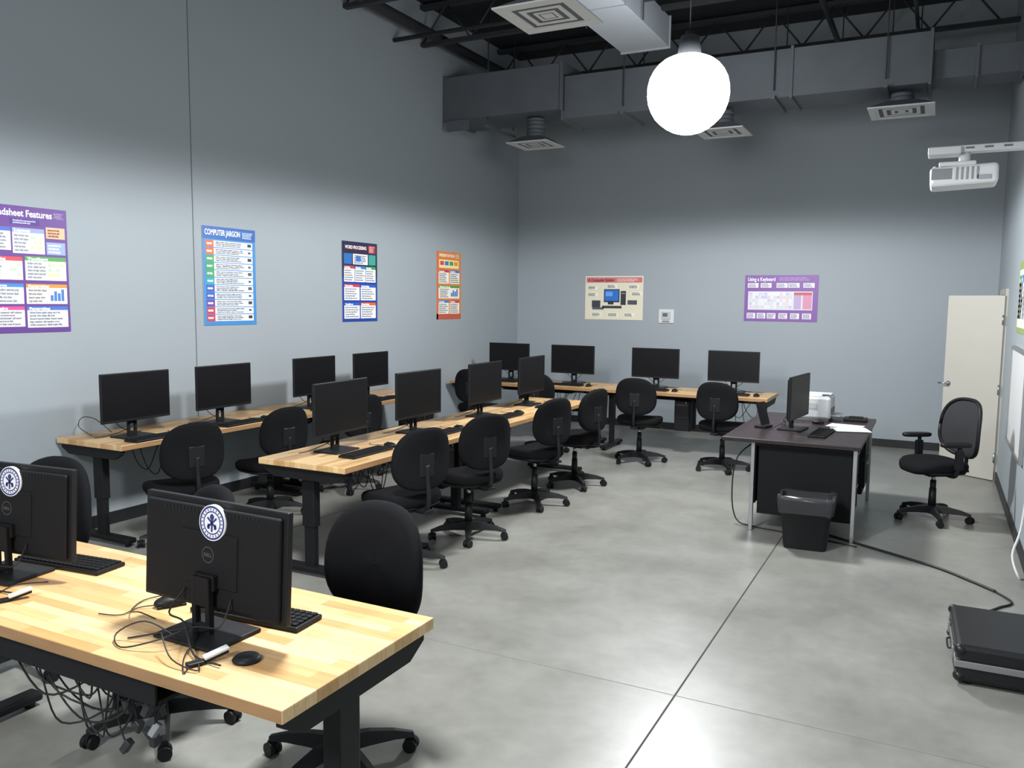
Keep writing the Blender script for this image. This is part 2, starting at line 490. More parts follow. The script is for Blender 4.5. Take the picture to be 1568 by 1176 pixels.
b = poster(.64, .90)
rect(b, 0, 0, 1, 1, '5f3585', 1)
ptext(b, 'Spreadsheet Features', .04, .08, .066, 'f4f2fa', width=.78)
lines(b, .84, .03, .13, .05, 4, 'b9a4d4')
rect(b, .33, .10, .34, .045, '3c2a7a', 3); lines(b, .36, .105, .28, .035, 2, 'c9c0e8')
panel(b, .03, .17, .30, .18, '4a62b8', 5, 'dfe2f2'); panel(b, .35, .17, .37, .20, '8f9ac8', 5, 'eef0f8', 'grid')
rect(b, .74, .15, .23, .09, 'f0b48c', 3); lines(b, .76, .16, .18, .07, 3, '8a4a2a'); rect(b, .74, .27, .23, .10, '8fa3dd', 3); lines(b, .76, .28, .18, .08, 3, 'e8ecff')
panel(b, .03, .40, .42, .18, 'd8414a', 5, 'f3f3f5', 'grid'); panel(b, .48, .39, .49, .19, '4f9a48', 5, 'eef4ea', 'grid')
panel(b, .03, .61, .42, .16, '3b82c6', 4); panel(b, .48, .61, .49, .16, 'e8902e', 4, 'f8ecd8', 'bars')
panel(b, .03, .79, .42, .16, 'd04a86', 5); panel(b, .48, .79, .49, .17, '3f6cc0', 5)
b.obj('spreadsheet_poster', (XL + .004, 3.75, 2.01), 90)
b = poster(.64, .89)
rect(b, 0, 0, 1, 1, '3f86c4', 1); rect(b, 0, 0, 1, .125, '2560a8', 2)
ptext(b, 'COMPUTER JARGON', .04, .085, .07, 'f4f8ff', width=.66)
lines(b, .74, .03, .22, .07, 4, 'cfe0f4')
cols = ['e0662e', 'e0662e', '3f9e4d', '3f9e4d', '3f9e4d', '2e9fa8', '3459b0', '3459b0', '6a3d9a', 'c43a4e', 'c43a4e']
for i, c in enumerate(cols):
    y = .14 + i * .075
    rect(b, .05, y, .15, .066, c, 2); rect(b, .20, y, .74, .066, 'f3f4f6', 2)
    ptext(b, random.choice(WORDS).upper(), .07, y + .042, .022, 'f4f4f4', 3, width=.10)
    lines(b, .23, y + .006, .55, .052, 3, '8b9098', 3)
    if i % 2 == 0: rect(b, .84, y + .012, .075, .032, random.choice(['3a3d44', '2f3238', '555a63']), 3)
    else: rect(b, .85, y + .02, .05, .02, '41464f', 3)
b.obj('computer_jargon_poster', (XL + .004, 5.68, 2.02), 90)
b = poster(.64, .89)
rect(b, 0, 0, 1, .45, '1f2a4a', 1); rect(b, 0, .45, 1, .55, '1c3f94', 1); rect(b, .05, .03, .90, .1, '3a2036', 2)
ptext(b, 'WORD PROCESSING', .08, .09, .05, 'f4e8ec', width=.6)
rect(b, .74, .03, .21, .1, 'a8313c', 3); lines(b, .76, .04, .16, .08, 4, 'e9c0c4', 4)
rect(b, .05, .15, .22, .13, '2f6bb0', 2); rect(b, .30, .15, .42, .13, 'eceff4', 2); rect(b, .75, .15, .2, .13, '3f9e8d', 2)
lines(b, .33, .16, .36, .11, 5); rect(b, .38, .18, .14, .06, '3c6fc0', 5)
panel(b, .05, .30, .29, .20, 'b9404a', 5); panel(b, .355, .30, .29, .20, '3f7ac0', 5); panel(b, .66, .30, .29, .20, '3f9e4d', 5)
panel(b, .05, .53, .43, .20, 'c43a4e', 5); panel(b, .51, .53, .44, .20, '2f5bb8', 5)
panel(b, .05, .76, .43, .20, '2f5bb8', 5); panel(b, .51, .76, .44, .20, 'e0662e', 5)
b.obj('word_processing_poster', (XL + .004, 7.62, 2.02), 90)
b = poster(.62, .89)
rect(b, 0, 0, 1, 1, 'd8823a', 1); rect(b, 0, .92, 1, .08, 'c2553a', 2); rect(b, 0, 0, .06, 1, 'd66a48', 2)
ptext(b, 'PRESENTATION', .1, .075, .05, 'fff3d8', width=.62); lines(b, .76, .02, .2, .07, 4, 'f8d8a8')
rect(b, .10, .12, .8, .12, 'f6e3a8', 2)
for i in range(4): rect(b, .14 + .19 * i, .14, .15, .06, ['d8414a', '3f7ac0', '4f9a48', 'e8902e'][i], 3)
panel(b, .08, .27, .41, .20, 'c43a4e', 5, 'f6f0e2'); panel(b, .53, .27, .40, .20, '3f7ac0', 5, 'f6f0e2')
panel(b, .08, .50, .85, .19, '4f9a48', 5, 'f6f0e2', 'bars')
panel(b, .08, .72, .41, .20, '3f7ac0', 5, 'f6f0e2'); panel(b, .53, .72, .40, .20, 'c43a4e', 5, 'f6f0e2')
b.obj('presentation_poster', (XL + .004, 9.54, 2.02), 90)
b = poster(.90, .64)
rect(b, 0, 0, 1, 1, 'e4dcc4', 1); rect(b, .02, .03, .96, .12, 'cf7478', 2)
ptext(b, 'A Computer System', .05, .125, .065, '6a1f2a', width=.45); lines(b, .55, .05, .4, .08, 3, 'f4dada')
rect(b, .33, .30, .27, .30, '222831', 2); rect(b, .345, .32, .24, .25, '2f6fc8', 3); rect(b, .36, .36, .12, .10, '6aa2e6', 4)
rect(b, .62, .34, .09, .32, '30343a', 3); rect(b, .635, .38, .06, .03, '7a7f88', 4)
rect(b, .40, .60, .10, .05, '2a2d33', 2); rect(b, .30, .68, .34, .06, '3a3d44', 3)
rect(b, .12, .56, .15, .16, '3b3f47', 3); rect(b, .13, .72, .2, .05, '55595f', 3); rect(b, .74, .55, .16, .10, '4a4e55', 3)
for (x, y) in ((.04, .22), (.04, .38), (.75, .20), (.80, .36), (.12, .84), (.40, .84), (.68, .84), (.38, .19)):
    rect(b, x, y, .18, .09, 'f0eedc', 2); lines(b, x + .01, y + .01, .15, .07, 3)
b.obj('computer_system_poster', (-4.265, YB - .004, 1.885), 0)
b = poster(.95, .62)
rect(b, 0, 0, 1, 1, '7d4a9c', 1); ptext(b, 'Using a Keyboard', .04, .125, .07, 'f4effa', width=.38)
lines(b, .47, .04, .48, .08, 2, 'b394cc')
for x in (.04, .22, .44, .60, .80): rect(b, x, .17, .15, .10, 'ece8f2', 2); lines(b, x + .01, .18, .12, .08, 3, '9a95a5')
rect(b, .05, .35, .88, .40, 'd9dbe2', 2)
for r in range(5):
    for i in range(14): rect(b, .07 + i * .042, .38 + r * .07, .036, .055, random.choice(['c7b8dc', 'cfd8cf', 'e3e3ea', 'e0c8cf']), 3)
rect(b, .68, .37, .10, .36, 'b9a0c8', 3); rect(b, .80, .37, .12, .36, 'd58aa8', 3); rect(b, .68, .37, .24, .06, 'c24a58', 4)
for x in (.04, .18, .32, .48, .64, .80): rect(b, x, .82, .12, .12, 'ece8f2', 2); lines(b, x + .01, .83, .1, .1, 4, '9a95a5')
b.obj('keyboard_poster', (-1.895, YB - .004, 1.895), 0)
b = poster(.90, .62)
rect(b, 0, 0, 1, 1, '8fa05a', 1); rect(b, .04, .12, .92, .80, 'dfe6d2', 2)
for i in range(4): panel(b, .06 + .23 * i, .2, .2, .6, ['4f9a48', '3f7ac0', 'e8902e', 'c43a4e'][i], 6)
b.obj('wall_poster', (XR - .004, 8.15, 1.9), -90)
b = MB(); b.box((0, 0, 0), (1.3, .02, .8), WHITE, .004); 
for z in (-.41, .41): b.box((0, -.005, z), (1.34, .03, .03), CHROME)
for x in (-.66, .66): b.box((x, -.005, 0), (.03, .03, .82), CHROME)
b.obj('whiteboard', (XR - .012, 7.9, 1.05), -90)

b = MB(); b.box((0, -.012, 0), (.225, .024, .20), WHITE, .008); b.box((0, -.03, .01), (.13, .02, .11), hx('b9bdbf'), .006)
b.box((-.01, -.042, .02), (.07, .006, .05), hx('5c6366')); b.box((0, -.04, -.07), (.10, .01, .02), hx('8a8f92'))
b.obj('thermostat', (-3.46, YB, 1.63), 0)

# door standing open from the right wall
b = MB(); Ld = .62; Hd = 1.92
b.box((-Ld / 2, 0, Hd / 2 + .01), (Ld, .045, Hd), DOORM, .003)
for sy in (-1, 1):
    b.cyl((-Ld + .06, sy * .022, .98), (-Ld + .06, sy * .03, .98), .026, CHROME)
    b.cyl((-Ld + .06, sy * .03, .98), (-Ld + .06, sy * .075, .98), .009, CHROME)
    b.cyl((-Ld + .06, sy * .07, .98), (-Ld - .03, sy * .07, .98), .008, CHROME)
b.box((-Ld - .001, 0, .98), (.004, .025, .06), CHROME)
for z in (.25, .96, 1.68): b.cyl((-.004, -.024, z - .05), (-.004, -.024, z + .05), .009, CHROME)
o = b.obj('door_1', (XR - .018, 9.87, 0), 0); o.rotation_euler = (0, 0, -math.atan2(.33, .47))
b = MB()
for y in (9.90, 10.86): b.box((0, y, 1.0), (.03, .06, 2.0), DOORM)
b.box((0, 10.38, 1.97), (.03, 1.0, .06), DOORM)
b.obj('trim_2', (XR - .015, 0, 0))

# ------------------------------------------------------------------ tables
TZ = .77
def table_mesh(L, D=.72):
    b = MB(); t = .04
    b.box((0, 0, TZ - t / 2), (L, D, t), WOOD, .004)
    zt = TZ - t
    for sy in (-1, 1): b.box((0, sy * .16, zt - .02), (L - .1, .04, .04), STEELBLK)
    for sx in (-1, 1):
        x = sx * (L / 2 - .10)
        for xx in (sx * (L / 2 - .035),):
            prof = [(-D / 2 + .03, 0), (D / 2 - .03, 0), (D / 2 - .03, -.03), (D / 2 - .11, -.075), (-D / 2 + .11, -.075), (-D / 2 + .03, -.03)]
            w = .03
            vs = [(xx - w / 2, p[0], zt + p[1]) for p in prof] + [(xx + w / 2, p[0], zt + p[1]) for p in prof]
            n = len(prof)
            fs = [tuple(range(n)), tuple(range(2 * n - 1, n - 1, -1))] + [(i, n + i, n + (i + 1) % n, (i + 1) % n) for i in range(n)]
            b.geo(vs, fs, STEELBLK)
        b.box((x, 0, zt - .20), (.065, .10, .40), STEELBLK, .006)
        b.box((x, 0, .20), (.05, .08, .34), STEELBLK, .006)
        b.box((x, 0, .045), (.085, .62, .04), STEELBLK, .012)
        for sy in (-1, 1): b.cyl((x, sy * .27, 0), (x, sy * .27, .03), .022, PLAST)
        b.box((x - sx * .12, 0, zt - .05), (.24, .06, .03), STEELBLK)
    b.box((0, 0, zt - .05), (L - .3, .05, .03), STEELBLK)
    b.box((0, D / 2 - .12, zt - .10), (L * .5, .12, .012), STEELBLK)
    b.box((0, D / 2 - .06, zt - .07), (L * .5, .008, .07), STEELBLK)
    b.box((L / 2 - .2, -D / 2 + .05, zt - .015), (.12, .05, .025), PLAST, .005)
    return b.mesh('workbench_table')
TM = table_mesh(2.05); TM2 = table_mesh(2.17)
tL1 = place(TM, 'workbench_table', (-5.47, 4.93, 0), 90)
tL2 = place(TM, 'workbench_table', (-5.47, 7.00, 0), 90)
tM1 = place(TM, 'workbench_table', (-3.61, 5.09, 0), 90)
tM2 = place(TM, 'workbench_table', (-3.61, 7.16, 0), 90)
tB1 = place(TM, 'workbench_table', (-2.66, 9.78, 0), 0)
tB2 = place(TM, 'workbench_table', (-4.73, 9.78, 0), 0)
tN = place(TM2, 'workbench_table', (-2.525, 1.90, 0), 180)

# ------------------------------------------------------------------ monitors
def monitor_mesh(lift, near=False, W=.60, Hm=.365, tilt=0.0):
    """screen faces local -Y, base at z=0"""
    b = MB(); zc = lift + Hm / 2; yp = -.02
    T = Matrix.Translation((0, yp, zc)) @ Euler((tilt, 0, 0)).to_matrix().to_4x4() @ Matrix.Translation((0, -yp, -zc))
    b.box((0, yp, zc), (W, .022, Hm), PLAST, .004, M=T)
    b.box((0, yp - .0115, zc + .005), (W - .018, .002, Hm - .03), SCREEN, M=T)
    b.box((0, yp + .016, zc - .004), (W * .94, .020, Hm * .91), PLAST2, .009, M=T, seg=3)
    b.box((0, yp + .024, zc - .01), (W * .40, .014, Hm * .50), PLAST2, .006, M=T, seg=3)
    for i in range(26): b.box((-W * .32 + i * W * .0256, yp + .0262, zc + Hm * .40), (.010, .002, .010), PLAST, M=T)
    yn = .036
    top = zc - .055
    for sx in (-1, 1): b.box((sx * .029, yn, (top) / 2), (.018, .022, top), PLAST2, .003)
    b.box((0, yn, top * .5 + .050), (.06, .02, max(top - .10, .02)), PLAST2, .003)
    b.box((0, yn, .028), (.06, .02, .03), PLAST2, .003)
    b.box((0, yn - .018, top - .02), (.09, .030, .05), PLAST2, .004)
    b.box((0, .02, .007), (.26, .20, .014), PLAST, .005)
    b.tube([(.10, yp + .03, lift + .06), (.10, .08, lift), (.02, .09, .06), (-.10, .16, .01), (-.22, .17, .008)], .003, CABLE, 6)
    b.tube([(-.10, yp + .03, lift + .06), (-.11, .07, lift - .01), (-.02, .08, .05), (.14, .13, .01), (.18, .17, .006)], .003, CABLE, 6)
    yb = yp + .0315
    def disc(r0, r1, z, yy, mat, n=36, x=0):
        vs = []; fs = []
        for i in range(n):
            t = 2 * PI * i / n
            vs.append((x + math.cos(t) * r0, yy, z + math.sin(t) * r0)); vs.append((x + math.cos(t) * r1, yy, z + math.sin(t) * r1))
        for i in range(n):
            j = (i + 1) % n
            fs.append((2 * i, 2 * j, 2 * j + 1, 2 * i + 1))
        b.geo(vs, fs, mat, M=T)
    zl = zc + .005
    disc(.0235, .0255, zl, yb, LOGO)
    M = T @ Matrix.Translation((.0, yb + .0003, zl - .0055)) @ Euler((PI / 2, 0, PI)).to_matrix().to_4x4()
    b.text('DELL', .0155, LOGO, M, align='CENTER', offset=.0003)
    if near:
        xs = -.018; zs = zc + .108; ys = yp + .0335
        b.cyl((xs, yp + .02, zs), (xs, ys, zs), .056, STW, seg=40, M=T)
        disc(.047, .053, zs, ys + .0004, NAVY, x=xs); disc(.033, .037, zs, ys + .0004, NAVY, x=xs)
        for i in range(22):
            t = 2 * PI * i / 22
            b.box((xs + math.cos(t) * .042, ys + .0004, zs + math.sin(t) * .042), (.007, .0006, .003), NAVY, rot=(0, -t, 0), M=T)
        for a in (.9, -.9): b.box((xs, ys + .0006, zs), (.006, .0008, .050), NAVY, rot=(0, a, 0), M=T)
        b.box((xs, ys + .0006, zs), (.007, .0008, .056), NAVY, M=T); disc(.0001, .009, zs + .018, ys + .0008, NAVY, x=xs)
        for x in (-.014, .014): b.box((xs + x, ys + .0006, zs - .012), (.009, .0008, .016), NAVY, M=T)
    return b.mesh('computer_monitor')
MH = monitor_mesh(.13); MN = monitor_mesh(.075, True, Hm=.345, W=.62, tilt=.06)
for y, r in ((4.23, 90), (5.10, 90), (6.25, 90), (7.15, 90)):
    place(MH, 'computer_monitor', (-5.37, y, TZ), r)
for y, r in ((4.52, 92), (5.49, 88), (6.58, 90), (7.55, 91)):
    place(MH, 'computer_monitor', (-3.66, y, TZ), r)
for x in (-5.08, -4.16, -3.06, -2.11):
    place(MH, 'computer_monitor', (x, 9.86, TZ), 0)
place(MN, 'computer_monitor', (-1.985, 1.82, TZ), 179)
place(MN, 'computer_monitor', (-3.09, 1.87, TZ), 186)

kb = MB(); kb.box((0, 0, .009), (.44, .135, .016), PLAST, .004)
for r in range(5):
    for i in range(18):
        kb.box((-.2 + i * .0235, -.048 + r * .024, .0195), (.019, .019, .007), PLAST2)
KM = kb.mesh('keyboard')
mb = MB(); mb.sphere((0, 0, .014), (.032, .055, .022), PLAST); mb.box((0, .02, .032), (.006, .02, .010), PLAST2, .002)
mb.box((0, 0, .0045), (.056, .095, .008), PLAST, .003)
mb.tube([(0, .05, .01), (.02, .10, .005), (-.02, .16, .005), (.03, .22, .005)], .002, CABLE, 6)
for i, v in enumerate(mb.v):
    if v[2] < 0.0: mb.v[i] = (v[0], v[1], 0.0)
MM = mb.mesh('computer_mouse')
for y in (4.23, 5.10, 6.25, 7.15):
    place(KM, 'keyboard', (-5.18, y + .02, TZ), 92); place(MM, 'computer_mouse', (-5.19, y + .31, TZ), 90)
for y in (4.52, 5.49, 6.58, 7.55):
    place(KM, 'keyboard', (-3.44, y + .02, TZ), 90); place(MM, 'computer_mouse', (-3.45, y + .31, TZ), 85)
for x in (-5.08, -4.16, -3.06, -2.11):
    place(KM, 'keyboard', (x + .02, 9.60, TZ), 0); place(MM, 'computer_mouse', (x + .32, 9.60, TZ), 0)
place(KM, 'keyboard', (-1.97, 1.99, TZ), 184); place(KM, 'keyboard', (-3.00, 2.04, TZ), 186)
place(MM, 'computer_mouse', (-2.29, 1.92, TZ), 150)
def dongle(x, y, rz):
    b = MB()
    b.box((0, -.045, .006), (.028, .05, .012), PLAST, .003)
    b.box((0, .015, .024), (.028, .075, .010), WHITE, .004, rot=(.22, 0, 0))
    b.box((0, .015, .016), (.024, .07, .012), PLAST, .003, rot=(.22, 0, 0))
    b.tube([(0, -.06, .006), (.04, -.09, .004), (-.08, -.05, .004), (-.16, .02, .004), (-.13, .12, .004)], .002, CABLE, 6)
    b.obj('usb_dongle', (x, y, TZ), rz)
dongle(-1.825, 1.665, -25); dongle(-2.80, 1.70, -25)
b = MB(); b.lathe((0, 0, 0), [(.001, 0), (.04, 0), (.042, .006), (.034, .014), (.001, .016)], PLAST); b.obj('speaker_puck', (-1.74, 1.72, TZ))
b = MB()
b.tube([(-2.02, 1.71, TZ + .02), (-2.12, 1.68, TZ + .06), (-2.20, 1.64, TZ + .02), (-2.13, 1.60, TZ + .005), (-2.03, 1.64, TZ + .03), (-1.98, 1.70, TZ + .05)], .0025, CABLE, 6)
b.tube([(-2.17, 1.76, TZ + .03), (-2.22, 1.74, TZ + .05), (-2.34, 1.80, TZ + .01), (-2.40, 1.90, TZ + .005), (-2.36, 1.98, TZ + .01)], .0022, CABLE, 6)
b.tube([(-1.95, 1.69, TZ + .02), (-1.80, 1.60, TZ + .006), (-1.90, 1.59, TZ + .02), (-2.0, 1.64, TZ + .06)], .0022, CABLE, 6)
b.tube([(-3.2, 1.75, TZ + .02), (-3.02, 1.64, TZ + .01), (-2.86, 1.64, TZ + .006)], .0022, CABLE, 6)
adopt(b.obj('desktop_cables'), tN)

# under-bench cable bundle with plugs
b = MB()
for i in range(16):
    x0 = -2.52 + random.uniform(-.25, .2); y0 = 1.70 + random.uniform(-.06, .1)
    x1 = -2.22 + random.uniform(-.12, .10)
    zb = random.uniform(.38, .56)
    b.tube([(x0, y0, .69), (x0 + random.uniform(-.04, .08), y0 + random.uniform(-.05, .05), zb + .07), ((x0 + x1) / 2, y0 + random.uniform(-.06, .06), zb),
            (x1 - .04, y0, zb + .08), (x1, y0, .66)], .0035, CABLE, 6)
for i in range(22):
    x = -2.17 + random.uniform(-.06, .07); y = 1.72 + random.uniform(-.05, .05); z = random.uniform(.36, .62)
    b.box((x, y, z), (.024, .024, .045), hx('8a8d8f') if i % 4 == 0 else hx('2a2c30'), .003, rot=(random.uniform(-.5, .5), random.uniform(-.6, .6), 0))
    b.tube([(x, y, z), (x + random.uniform(-.05, .05), y, z + .1), (x, y, .69)], .003, CABLE, 6)
b.box((-2.3, 1.80, .655), (.5, .07, .05), STEELBLK, .006)
adopt(b.obj('power_cable_bundle'), tN)
def drop_cables(tab, x, y, n=5, r=0.25, along='y'):
    b = MB()
    for i in range(n):
        d = random.uniform(-r, r); e = random.uniform(-.05, .05); zb = random.uniform(.25, .5)
        if along == 'y':
            b.tube([(x, y + d, .70), (x + e, y + d + .05, zb + .08), (x + e, y + d + .15, zb), (x, y + d + .25, zb + .15), (x, y + d + .3, .70)], .004, CABLE, 6)
        else:
            b.tube([(x + d, y, .70), (x + d + .05, y + e, zb + .08), (x + d + .15, y + e, zb), (x + d + .25, y, zb + .15), (x + d + .3, y, .70)], .004, CABLE, 6)
    adopt(b.obj('hanging_cables'), tab)
drop_cables(tL1, -5.62, 4.6, 5); drop_cables(tM1, -3.8, 4.9, 6); drop_cables(tM2, -3.8, 6.9, 6); drop_cables(tB1, -2.0, 9.95, 5, along='x'); drop_cables(tB2, -4.6, 9.95, 5, along='x')
b = MB(); b.tube([(-5.62, 4.05, TZ + .01), (-5.70, 4.0, TZ + .08), (-5.74, 4.06, TZ + .14), (-5.70, 4.14, TZ + .12), (-5.6, 4.2, TZ + .02)], .003, CABLE, 6)
adopt(b.obj('monitor_cable'), tL1)
def tower(tab, x, y, rz):
    b = MB(); b.box((0, 0, 0), (.18, .34, .36), PLAST2, .006)
    b.box((0, -.172, .06), (.15, .006, .20), PLAST, .002); b.box((0, -.174, .13), (.14, .006, .02), hx('2a2d33'))
    b.cyl((.05, -.17, .16), (.05, -.178, .16), .008, CHROME)
    for sy in (-.1, .1):
        b.box((-.095, sy, .03), (.008, .03, .40), STEELBLK); b.box((.095, sy, .03), (.008, .03, .40), STEELBLK)
        b.box((0, sy, -.186), (.19, .03, .008), STEELBLK); 
    o = b.obj('computer_tower', (x, y, .48), rz)
    adopt(o, tab)
tower(tB1, -2.66, 9.82, 0); tower(tB2, -4.75, 9.82, 0); tower(tM1, -3.66, 5.7, 90)

# ------------------------------------------------------------------ chairs
def chair_mesh(arms=False, meshback=False, bw=.47, bh=.42, zb=.78, e=2.6, dz=0.0):
    """sitter looks toward local +Y"""
    b = MB()
    b.cyl((0, 0, .055), (0, 0, .13), .038, PLAST, .03)
    for i in range(5):
        a = 2 * PI * i / 5 + .3
        d = Vector((math.cos(a), math.sin(a), 0)); n = Vector((-d.y, d.x, 0))
        st = [(.02, .030, .125, .060), (.12, .025, .122, .068), (.22, .021, .105, .070), (.30, .016, .080, .062)]
        vs = []; fs = []
        for r, w, zt, zb_ in st:
            p = d * r
            vs += [p - n * w + Vector((0, 0, zb_)), p + n * w + Vector((0, 0, zb_)), p + n * w * .6 + Vector((0, 0, zt)), p - n * w * .6 + Vector((0, 0, zt))]
        for k in range(3):
            o = 4 * k
            for q in range(4): fs.append((o + q, o + (q + 1) % 4, o + 4 + (q + 1) % 4, o + 4 + q))
        fs.append((0, 3, 2, 1)); fs.append((12, 13, 14, 15))
        b.geo(vs, fs, PLAST, False)
        p = d * .29; ca = a + 1.1 + i
        wn = Vector((math.cos(ca), math.sin(ca), 0))
        b.cyl(p + Vector((0, 0, .05)), p + Vector((0, 0, .075)), .010, CHROME, seg=8)
        for q in (-1, 1):
            b.cyl(p + wn * (.008 * q) + Vector((0, 0, .028)), p + wn * (.026 * q) + Vector((0, 0, .028)), .028, PLAST, seg=16)
        b.cyl(p - wn * .01 + Vector((0, 0, .036)), p + wn * .01 + Vector((0, 0, .036)), .027, PLAST2, seg=14)
    b.cyl((0, 0, .12), (0, 0, .27), .032, PLAST, .028); b.cyl((0, 0, .26), (0, 0, .34), .024, PLAST); b.cyl((0, 0, .33), (0, 0, .40 + dz), .016, CHROME)
    n0 = len(b.v)
    b.box((0, -.02, .415), (.15, .22, .045), PLAST, .010)
    b.box((0, 0, .438), (.30, .28, .012), PLAST, .004)
    b.cyl((.05, .03, .41), (.23, .05, .40), .006, PLAST, seg=8); b.box((.235, .05, .40), (.05, .025, .012), PLAST, .004)
    def seatfn(p):
        q = p.copy(); y = p.y / .24
        if y > .2: q.z -= .035 * (y - .2) ** 2 * 1.4
        q.z += .012 * (abs(p.x) / .25) ** 2
        return q
    b.pad(.50, .47, .085, FABRIC, 3.0, 44, seatfn, Matrix.Translation((0, .01, .485)))
    b.pad(.47, .44, .03, PLAST, 3.0, 36, None, Matrix.Translation((0, .01, .447)))
    b.tube([(0, -.06, .415), (0, -.20, .415), (0, -.265, .44), (0, -.285, .52), (0, -.275, .62), (0, -.27, .74)], .016, PLAST, 10)
    b.box((0, -.235, .43), (.07, .12, .02), PLAST, .005)
    def backfn(p):
        k = p.x / (bw / 2)
        return Vector((p.x, p.z + .045 * k * k - .02 * (p.y / (bh / 2)) ** 2 * 1.0 - .06 * p.y, p.y))
    T = Matrix.Translation((0, -.245, zb))
    if not meshback:
        b.pad(bw, bh, .055, FABRIC, e, 44, backfn, T, taper=-.05)
        b.box((0, -.262, zb - .04), (.12, .03, .16), PLAST, .010)
    else:
        pts = []
        n = 40
        for i in range(n + 1):
            t = 2 * PI * i / n; c = math.cos(t); s_ = math.sin(t)
            x = bw / 2 * math.copysign(abs(c) ** (2 / 2.9), c); y = bh / 2 * math.copysign(abs(s_) ** (2 / 2.9), s_)
            x *= 1 - .05 * y / (bh / 2)
            pts.append(T @ backfn(Vector((x, y, 0))))
        b.tube(pts, .016, PLAST, 8, sub=1)
        b.pad(bw * .97, bh * .97, .006, MESHB, 2.9, 44, backfn, T, taper=-.05)
        b.box((0, -.27, zb - .17), (.30, .025, .05), PLAST, .010); b.box((0, -.272, zb - .04), (.05, .03, .28), PLAST, .010)
    if arms:
        for s_ in (-1, 1):
            b.tube([(s_ * .10, -.02, .425), (s_ * .24, -.02, .43), (s_ * .285, -.02, .47), (s_ * .29, -.03, .58), (s_ * .285, -.03, .68)], .016, PLAST, 8)
            b.box((s_ * .288, -.03, .57), (.03, .07, .16), PLAST, .010)
            b.pad(.085, .26, .035, PLAST, 3.0, 24, None, Matrix.Translation((s_ * .28, .0, .70)))
    for i in range(n0, len(b.v)):
        v = b.v[i]; b.v[i] = (v[0], v[1], v[2] + dz)
    return b.mesh('office_chair')
CH = chair_mesh(); CHL = chair_mesh(dz=-.05); CHT = chair_mesh(bw=.50, bh=.50, zb=.75, e=2.5); CHM = chair_mesh(True, True, .52, .48, .80, dz=-.01)
for (x, y, r) in ((-3.20, 4.62, 72), (-3.15, 5.44, 66), (-3.15, 6.62, 72), (-3.14, 7.52, 78),
                  (-2.97, 9.02, 4), (-2.03, 9.05, -8), (-4.20, 9.05, 0), (-5.10, 9.05, 5)):
    place(CH, 'office_chair', (x, y, 0), r)
for (x, y, r) in ((-4.92, 4.26, 72), (-4.97, 5.22, 80), (-4.98, 6.30, 76), (-4.96, 7.2, 84)):
    place(CHL, 'office_chair', (x, y, 0), r)
for (x, y, r) in ((-2.00, 2.45, 176), (-2.86, 2.34, 160), (-3.95, 2.42, 190)):
    place(CHT, 'office_chair', (x, y, 0), r)
place(CHM, 'mesh_office_chair', (.04, 7.82, 0), 122)

# ------------------------------------------------------------------ teacher desk
b = MB(); dz = .76
x0, x1, y0, y1 = -1.49, -.46, 6.62, 8.38
b.box(((x0 + x1) / 2, (y0 + y1) / 2, dz - .016), (x1 - x0, y1 - y0, .032), MAHOG, .004)
lx0, lx1, ly0, ly1 = -1.26, -.50, 6.72, 8.30
for x in (lx0, lx1):
    for y in (ly0, ly1):
        b.box((x, y, (dz - .032) / 2), (.03, .03, dz - .032), CHROME, .003)
for y in (ly0, ly1): b.box(((lx0 + lx1) / 2, y, dz - .05), (lx1 - lx0, .025, .03), STEELBLK)
for x in (lx0, lx1): b.box((x, (ly0 + ly1) / 2, dz - .05), (.025, ly1 - ly0, .03), STEELBLK)
b.box((lx0 + .012, (ly0 + ly1) / 2, .47), (.02, ly1 - ly0 - .03, .50), PLAST2)
for (ya, yb_) in ((ly0 + .02, ly0 + .44), (ly1 - .44, ly1 - .02)):
    yc = (ya + yb_) / 2
    b.box(((lx0 + lx1) / 2 + .01, yc, .43), (lx1 - lx0 - .06, yb_ - ya, .58), PLAST2, .003)
    for k in range(2):
        b.box((lx1 - .012, yc, .58 - k * .26), (.016, yb_ - ya - .02, .24), PLAST2, .003)
        b.box((lx1 + .0, yc, .66 - k * .26), (.016, .12, .012), CHROME)
desk = b.obj('teacher_desk')
place(monitor_mesh(.10), 'computer_monitor', (-1.03, 7.32, dz), 83.5)
place(KM, 'keyboard', (-.80, 7.15, dz), 86); place(MM, 'computer_mouse', (-.90, 7.76, dz), 90)
b = MB(); b.box((0, 0, .12), (.34, .36, .20), PRINTW, .02); b.box((0, 0, .225), (.31, .32, .02), PRINTW, .01)
b.box((.172, 0, .09), (.006, .26, .05), hx('55595f')); b.box((.20, 0, .05), (.10, .24, .01), PRINTW, .003); b.box((.12, -.13, .238), (.06, .06, .006), hx('3a3d44'))
b.box((0, -.182, .14), (.10, .004, .05), hx('a8a8a4')); b.box((0, 0, .012), (.30, .32, .024), hx('7a7d7f'))
b.obj('desktop_printer', (-.99, 8.12, dz), 0)
b = MB()
for i, (x, y, a) in enumerate(((0, 0, .1), (-.03, .13, -.15), (.04, -.09, .3))):
    b.box((x, y, .002 + .002 * i), (.28, .22, .0016), PAPER, rot=(0, 0, a))
b.obj('paper_sheets', (-.64, 7.58, dz))
b = MB(); b.box((0, 0, .015), (.2, .14, .03), PLAST, .008); b.box((0, 0, .034), (.12, .10, .008), PLAST2, .003); b.obj('stapler_tray', (-.62, 8.14, dz))
b = MB(); b.box((0, 0, .12), (.16, .008, .20), PLAST, .002, rot=(-.30, 0, 0)); b.box((0, -.01, .01), (.15, .10, .018), PLAST, .004)
b.obj('document_holder', (-1.30, 7.30, dz), 75)
b = MB()
